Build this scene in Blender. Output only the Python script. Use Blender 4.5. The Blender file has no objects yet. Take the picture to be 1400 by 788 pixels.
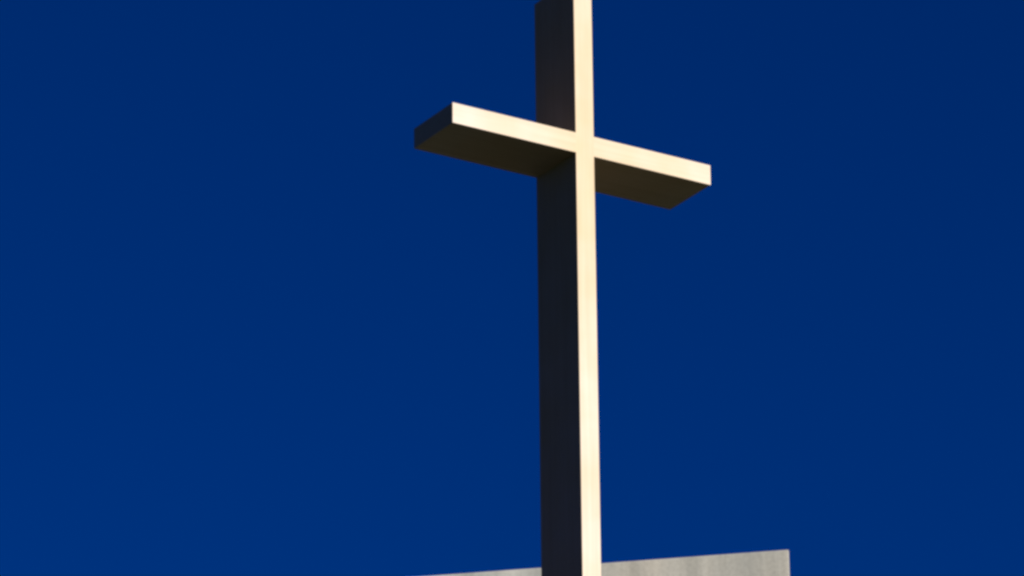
import bpy, bmesh, math, random
from mathutils import Matrix, Vector

random.seed(4)
S = bpy.context.scene
COL = S.collection

# ---------------------------------------------------------------- camera
cam_data = bpy.data.cameras.new("camera")
cam_data.sensor_width = 36.0
cam_data.lens = 172.05
cam_data.clip_start = 0.1
cam_data.clip_end = 6000.0
cam = bpy.data.objects.new("camera", cam_data)
COL.objects.link(cam)
right = Vector((0.8504393806641176, -0.5259921457523458, -0.009226181359325958))
up = Vector((-0.1914166623549004, -0.32572851127484737, 0.9258836850898614))
fwd = Vector((0.49001277655643044, 0.7856419028727495, 0.3776960143580326))
rot = Matrix((right, up, -fwd)).transposed()
cam.matrix_world = Matrix.Translation((-17.50257, -27.06972, 1.65)) @ rot.to_4x4()
S.camera = cam

# ---------------------------------------------------------------- sky and sun
SUN_AZ = math.atan2(0.29, -0.957)        # compass style: angle from +Y towards +X
SUN_EL = math.radians(20.0)
world = bpy.data.worlds.new("World")
S.world = world
world.use_nodes = True
wn, wl = world.node_tree.nodes, world.node_tree.links
wn.clear()
sky = wn.new("ShaderNodeTexSky")
sky.sky_type = 'NISHITA'
sky.sun_disc = False
sky.sun_elevation = SUN_EL
sky.sun_rotation = SUN_AZ
sky.altitude = 2500.0
sky.air_density = 0.8
sky.dust_density = 0.0
sky.ozone_density = 6.0
gam = wn.new("ShaderNodeGamma")          # polariser: deeper, purer blue
gam.inputs["Gamma"].default_value = 1.0
tint = wn.new("ShaderNodeMix")
tint.data_type = 'RGBA'
tint.blend_type = 'MULTIPLY'
tint.inputs["Factor"].default_value = 1.0
tint.inputs[7].default_value = (0.0, 0.117, 0.300, 1.0)
bg = wn.new("ShaderNodeBackground")
bg.inputs["Strength"].default_value = 0.05
wo = wn.new("ShaderNodeOutputWorld")
wl.new(sky.outputs[0], gam.inputs["Color"])
wl.new(gam.outputs[0], tint.inputs[6])
wl.new(tint.outputs[2], bg.inputs["Color"])
wl.new(bg.outputs[0], wo.inputs["Surface"])

sun_data = bpy.data.lights.new("sun", 'SUN')
sun_data.energy = 5.0
sun_data.angle = math.radians(0.5)
sun_data.color = (1.0, 0.98, 0.95)
sun = bpy.data.objects.new("sun", sun_data)
COL.objects.link(sun)
sd = Vector((math.sin(SUN_AZ) * math.cos(SUN_EL), math.cos(SUN_AZ) * math.cos(SUN_EL), math.sin(SUN_EL)))
sun.rotation_euler = sd.to_track_quat('Z', 'Y').to_euler()
sun.location = (20, -30, 40)

S.view_settings.view_transform = 'Standard'
S.view_settings.look = 'None'
S.view_settings.gamma = 1.0
S.view_settings.exposure = 1.95
S.view_settings.use_curve_mapping = False
S.cycles.pixel_filter_type = 'BLACKMAN_HARRIS'
S.cycles.filter_width = 3.0              # the photograph is a little soft


# ---------------------------------------------------------------- helpers
def noise(nt, vec, scale, detail=4, rough=0.55):
    n = nt.nodes.new("ShaderNodeTexNoise")
    n.inputs["Scale"].default_value = scale
    n.inputs["Detail"].default_value = detail
    n.inputs["Roughness"].default_value = rough
    nt.links.new(vec, n.inputs["Vector"])
    return n.outputs["Fac"]


def mapping(nt, scale):
    tc = nt.nodes.new("ShaderNodeTexCoord")
    mp = nt.nodes.new("ShaderNodeMapping")
    mp.inputs["Scale"].default_value = scale
    nt.links.new(tc.outputs["Object"], mp.inputs["Vector"])
    return mp.outputs[0]


def ramp(nt, fac, stops):
    r = nt.nodes.new("ShaderNodeValToRGB")
    e = r.color_ramp.elements
    while len(e) < len(stops):
        e.new(0.5)
    for k, (p, c) in enumerate(stops):
        e[k].position = p
        e[k].color = (*c, 1.0)
    nt.links.new(fac, r.inputs["Fac"])
    return r.outputs["Color"]


def mul(nt, a, b, fac=1.0):
    m = nt.nodes.new("ShaderNodeMix")
    m.data_type = 'RGBA'
    m.blend_type = 'MULTIPLY'
    m.inputs["Factor"].default_value = fac
    nt.links.new(a, m.inputs[6])
    nt.links.new(b, m.inputs[7])
    return m.outputs[2]


def material(name, rough=0.8, spec=0.2):
    m = bpy.data.materials.new(name)
    m.use_nodes = True
    b = m.node_tree.nodes["Principled BSDF"]
    b.inputs["Roughness"].default_value = rough
    b.inputs["Specular IOR Level"].default_value = spec
    return m, m.node_tree, b


def bump(nt, b, h, strength, dist):
    n = nt.nodes.new("ShaderNodeBump")
    n.inputs["Strength"].default_value = strength
    n.inputs["Distance"].default_value = dist
    nt.links.new(h, n.inputs["Height"])
    nt.links.new(n.outputs[0], b.inputs["Normal"])


def painted(name, grain, spread):
    """cream paint, brushed along the member, faintly yellower in patches"""
    m, nt, b = material(name, 0.75, 0.15)
    big = noise(nt, mapping(nt, (1, 1, 1)), 1.7, 3)
    fine = noise(nt, mapping(nt, grain), 1.0, 5, 0.6)
    # yellower colour round the joint of the two members, paler towards the ends
    tc = nt.nodes.new("ShaderNodeTexCoord")
    far = nt.nodes.new("ShaderNodeVectorMath")
    far.operation = 'DISTANCE'
    far.inputs[1].default_value = (0.15, -0.26, 4.95)
    nt.links.new(tc.outputs["Object"], far.inputs[0])
    add = nt.nodes.new("ShaderNodeMath")
    add.operation = 'MULTIPLY_ADD'
    add.inputs[1].default_value = spread
    nt.links.new(far.outputs["Value"], add.inputs[0])
    nt.links.new(big, add.inputs[2])
    base = ramp(nt, add.outputs[0], [(0.42, (0.1972, 0.1505, 0.0951)), (0.70, (0.2059, 0.1643, 0.1194)), (1.0, (0.2162, 0.1825, 0.1505))])
    streak = ramp(nt, fine, [(0.30, (0.90, 0.88, 0.84)), (0.65, (1, 1, 1))])
    nt.links.new(mul(nt, base, streak), b.inputs["Base Color"])
    bump(nt, b, fine, 0.25, 0.002)
    return m


def concrete(name):
    """board-marked concrete with soft upright weathering streaks"""
    m, nt, b = material(name, 0.9, 0.1)
    broad = noise(nt, mapping(nt, (2.2, 2.2, 0.10)), 1.5, 3)
    boards = noise(nt, mapping(nt, (9, 9, 0.16)), 1.6, 5, 0.65)
    grit = noise(nt, mapping(nt, (1, 1, 1)), 38, 4)
    warm = noise(nt, mapping(nt, (1, 1, 0.3)), 1.1, 2)
    c = ramp(nt, broad, [(0.30, (0.0917, 0.0908, 0.0839)), (0.68, (0.1471, 0.1393, 0.1254))])
    c = mul(nt, c, ramp(nt, boards, [(0.28, (0.84, 0.84, 0.83)), (0.66, (1, 1, 1))]))
    c = mul(nt, c, ramp(nt, grit, [(0.30, (0.86, 0.86, 0.86)), (0.62, (1, 1, 1))]))
    c = mul(nt, c, ramp(nt, warm, [(0.35, (0.97, 1.0, 1.0)), (0.62, (1.0, 0.96, 0.90))]))
    nt.links.new(c, b.inputs["Base Color"])
    bump(nt, b, boards, 0.35, 0.006)
    return m


def rough_ground(name, a, c, scale):
    m, nt, b = material(name, 0.95, 0.05)
    n = noise(nt, mapping(nt, (1, 1, 1)), scale, 8, 0.65)
    nt.links.new(ramp(nt, n, [(0.35, a), (0.65, c)]), b.inputs["Base Color"])
    bump(nt, b, n, 0.4, 0.02)
    return m


M_POST = painted("cream_paint_upright", (26, 26, 0.7), 0.11)
M_ARM = painted("cream_paint_level", (0.7, 26, 26), 0.40)
M_CONC = concrete("grey_concrete")
M_ROOF = rough_ground("bitumen_roofing", (0.016, 0.0125, 0.0072), (0.023, 0.018, 0.0105), 14)
M_GROUND = rough_ground("dry_dark_turf", (0.012, 0.020, 0.006), (0.022, 0.032, 0.009), 0.35)


def link(name, bm, mat, parent=None):
    bmesh.ops.recalc_face_normals(bm, faces=bm.faces)
    me = bpy.data.meshes.new(name)
    bm.to_mesh(me)
    bm.free()
    o = bpy.data.objects.new(name, me)
    me.materials.append(mat)
    COL.objects.link(o)
    if parent:
        o.parent = parent
    return o


def box(bm, a, b):
    x0, y0, z0 = a
    x1, y1, z1 = b
    v = [bm.verts.new(p) for p in ((x0, y0, z0), (x1, y0, z0), (x1, y1, z0), (x0, y1, z0),
                                   (x0, y0, z1), (x1, y0, z1), (x1, y1, z1), (x0, y1, z1))]
    for f in ((0, 3, 2, 1), (4, 5, 6, 7), (0, 1, 5, 4), (1, 2, 6, 5), (2, 3, 7, 6), (3, 0, 4, 7)):
        bm.faces.new([v[i] for i in f])
    return v


def bevel(bm, width, seg=2, keep=lambda e: True):
    es = [e for e in bm.edges if keep(e)]
    bmesh.ops.bevel(bm, geom=es, offset=width, segments=seg, affect='EDGES', profile=0.5)


def prism(bm, front, off):
    """closed solid: polygon 'front' extruded by vector off"""
    a = [bm.verts.new(p) for p in front]
    c = [bm.verts.new(Vector(p) + off) for p in front]
    bm.faces.new(a)
    bm.faces.new(list(reversed(c)))
    n = len(a)
    for i in range(n):
        bm.faces.new((a[i], c[i], c[(i + 1) % n], a[(i + 1) % n]))


# ---------------------------------------------------------------- terrain
bm = bmesh.new()
bmesh.ops.create_circle(bm, cap_ends=True, radius=4000, segments=96)
g = link("ground", bm, M_GROUND)
g["kind"] = "structure"

# ---------------------------------------------------------------- church
PHI = math.radians(-30.0)
dr = Vector((math.cos(PHI), math.sin(PHI), 0))        # along the wall, to the right
nb = Vector((-dr.y, dr.x, 0))                         # away from the viewer
CORNER = Vector((2.309028, 0.866882, 0))              # right end of the wall's front
ZTOP, RAKE, LEN, TH = 13.492, 0.0780, 13.0, 0.32

church = bpy.data.objects.new("church_building", None)
COL.objects.link(church)
church.location = CORNER - dr * (LEN / 2)
church["label"] = "pale grey streaked concrete church wall with a sloping top edge behind the cross"
church["category"] = "building"
O = church.location.copy()


def L(s, d, z):        # s metres left of the corner, d metres behind the wall front
    p = CORNER - dr * s + nb * d
    return Vector((p.x - O.x, p.y - O.y, z))


def top(s):
    return ZTOP - RAKE * s


bm = bmesh.new()
prism(bm, [L(0, 0, 0), L(LEN, 0, 0), L(LEN, 0, top(LEN)), L(0, 0, top(0))], nb * TH)
bevel(bm, 0.012, 2, lambda e: all(v.co.z > 1 for v in e.verts) or abs(e.verts[0].co.z - e.verts[1].co.z) > 1)
link("front_wall", bm, M_CONC, church)

NAVE = 22.0                                           # nave behind, a little lower than the wall
bm = bmesh.new()
prism(bm, [L(0.4, TH, 0), L(LEN - 0.4, TH, 0), L(LEN - 0.4, TH, top(LEN) - 0.9), L(0.4, TH, top(0) - 0.9)], nb * NAVE)
link("nave_walls", bm, M_CONC, church)
bm = bmesh.new()
prism(bm, [L(0.2, TH + 0.01, top(0) - 0.89), L(LEN - 0.2, TH + 0.01, top(LEN) - 0.89),
           L(LEN - 0.2, TH + 0.01, top(LEN) - 0.67), L(0.2, TH + 0.01, top(0) - 0.67)], nb * (NAVE + 0.3))
link("nave_roof", bm, M_ROOF, church)

PORCH_Z = 10.9                                        # low flat-roofed porch that carries the cross
bm = bmesh.new()
prism(bm, [L(-1.2, -0.01, 0), L(8, -0.01, 0), L(8, -0.01, PORCH_Z - 0.16), L(-1.2, -0.01, PORCH_Z - 0.16)], -nb * 4.6)
link("porch_walls", bm, M_CONC, church)
bm = bmesh.new()
prism(bm, [L(-1.4, -0.01, PORCH_Z - 0.15), L(8.2, -0.01, PORCH_Z - 0.15), L(8.2, -0.01, PORCH_Z), L(-1.4, -0.01, PORCH_Z)], -nb * 4.8)
link("porch_roof", bm, M_ROOF, church)

# ---------------------------------------------------------------- cross
ZA = 15.8318                    # underside of the arms
W, H, D = 0.1525, 0.1555, 0.5365
X0 = 0.0115
HALF = 1.1
ZT = 17.227

cross = bpy.data.objects.new("cross", None)
COL.objects.link(cross)
cross.location = (X0, D / 2, PORCH_Z)
cross["label"] = "tall cream cross, its narrow front sunlit and its deep sides in dark shade"
cross["category"] = "cross"
zb = PORCH_Z

bm = bmesh.new()
box(bm, (-W / 2, -D / 2, 0), (W / 2, D / 2, ZT - zb))
link("post", bm, M_POST, cross)

for side in (-1, 1):
    bm = bmesh.new()
    inner = side * W / 2
    outer = side * HALF - X0
    a, b = sorted((inner, outer))
    box(bm, (a, -D / 2, ZA - zb), (b, D / 2, ZA + H - zb))
    link("crossbar_arm", bm, M_ARM, cross)
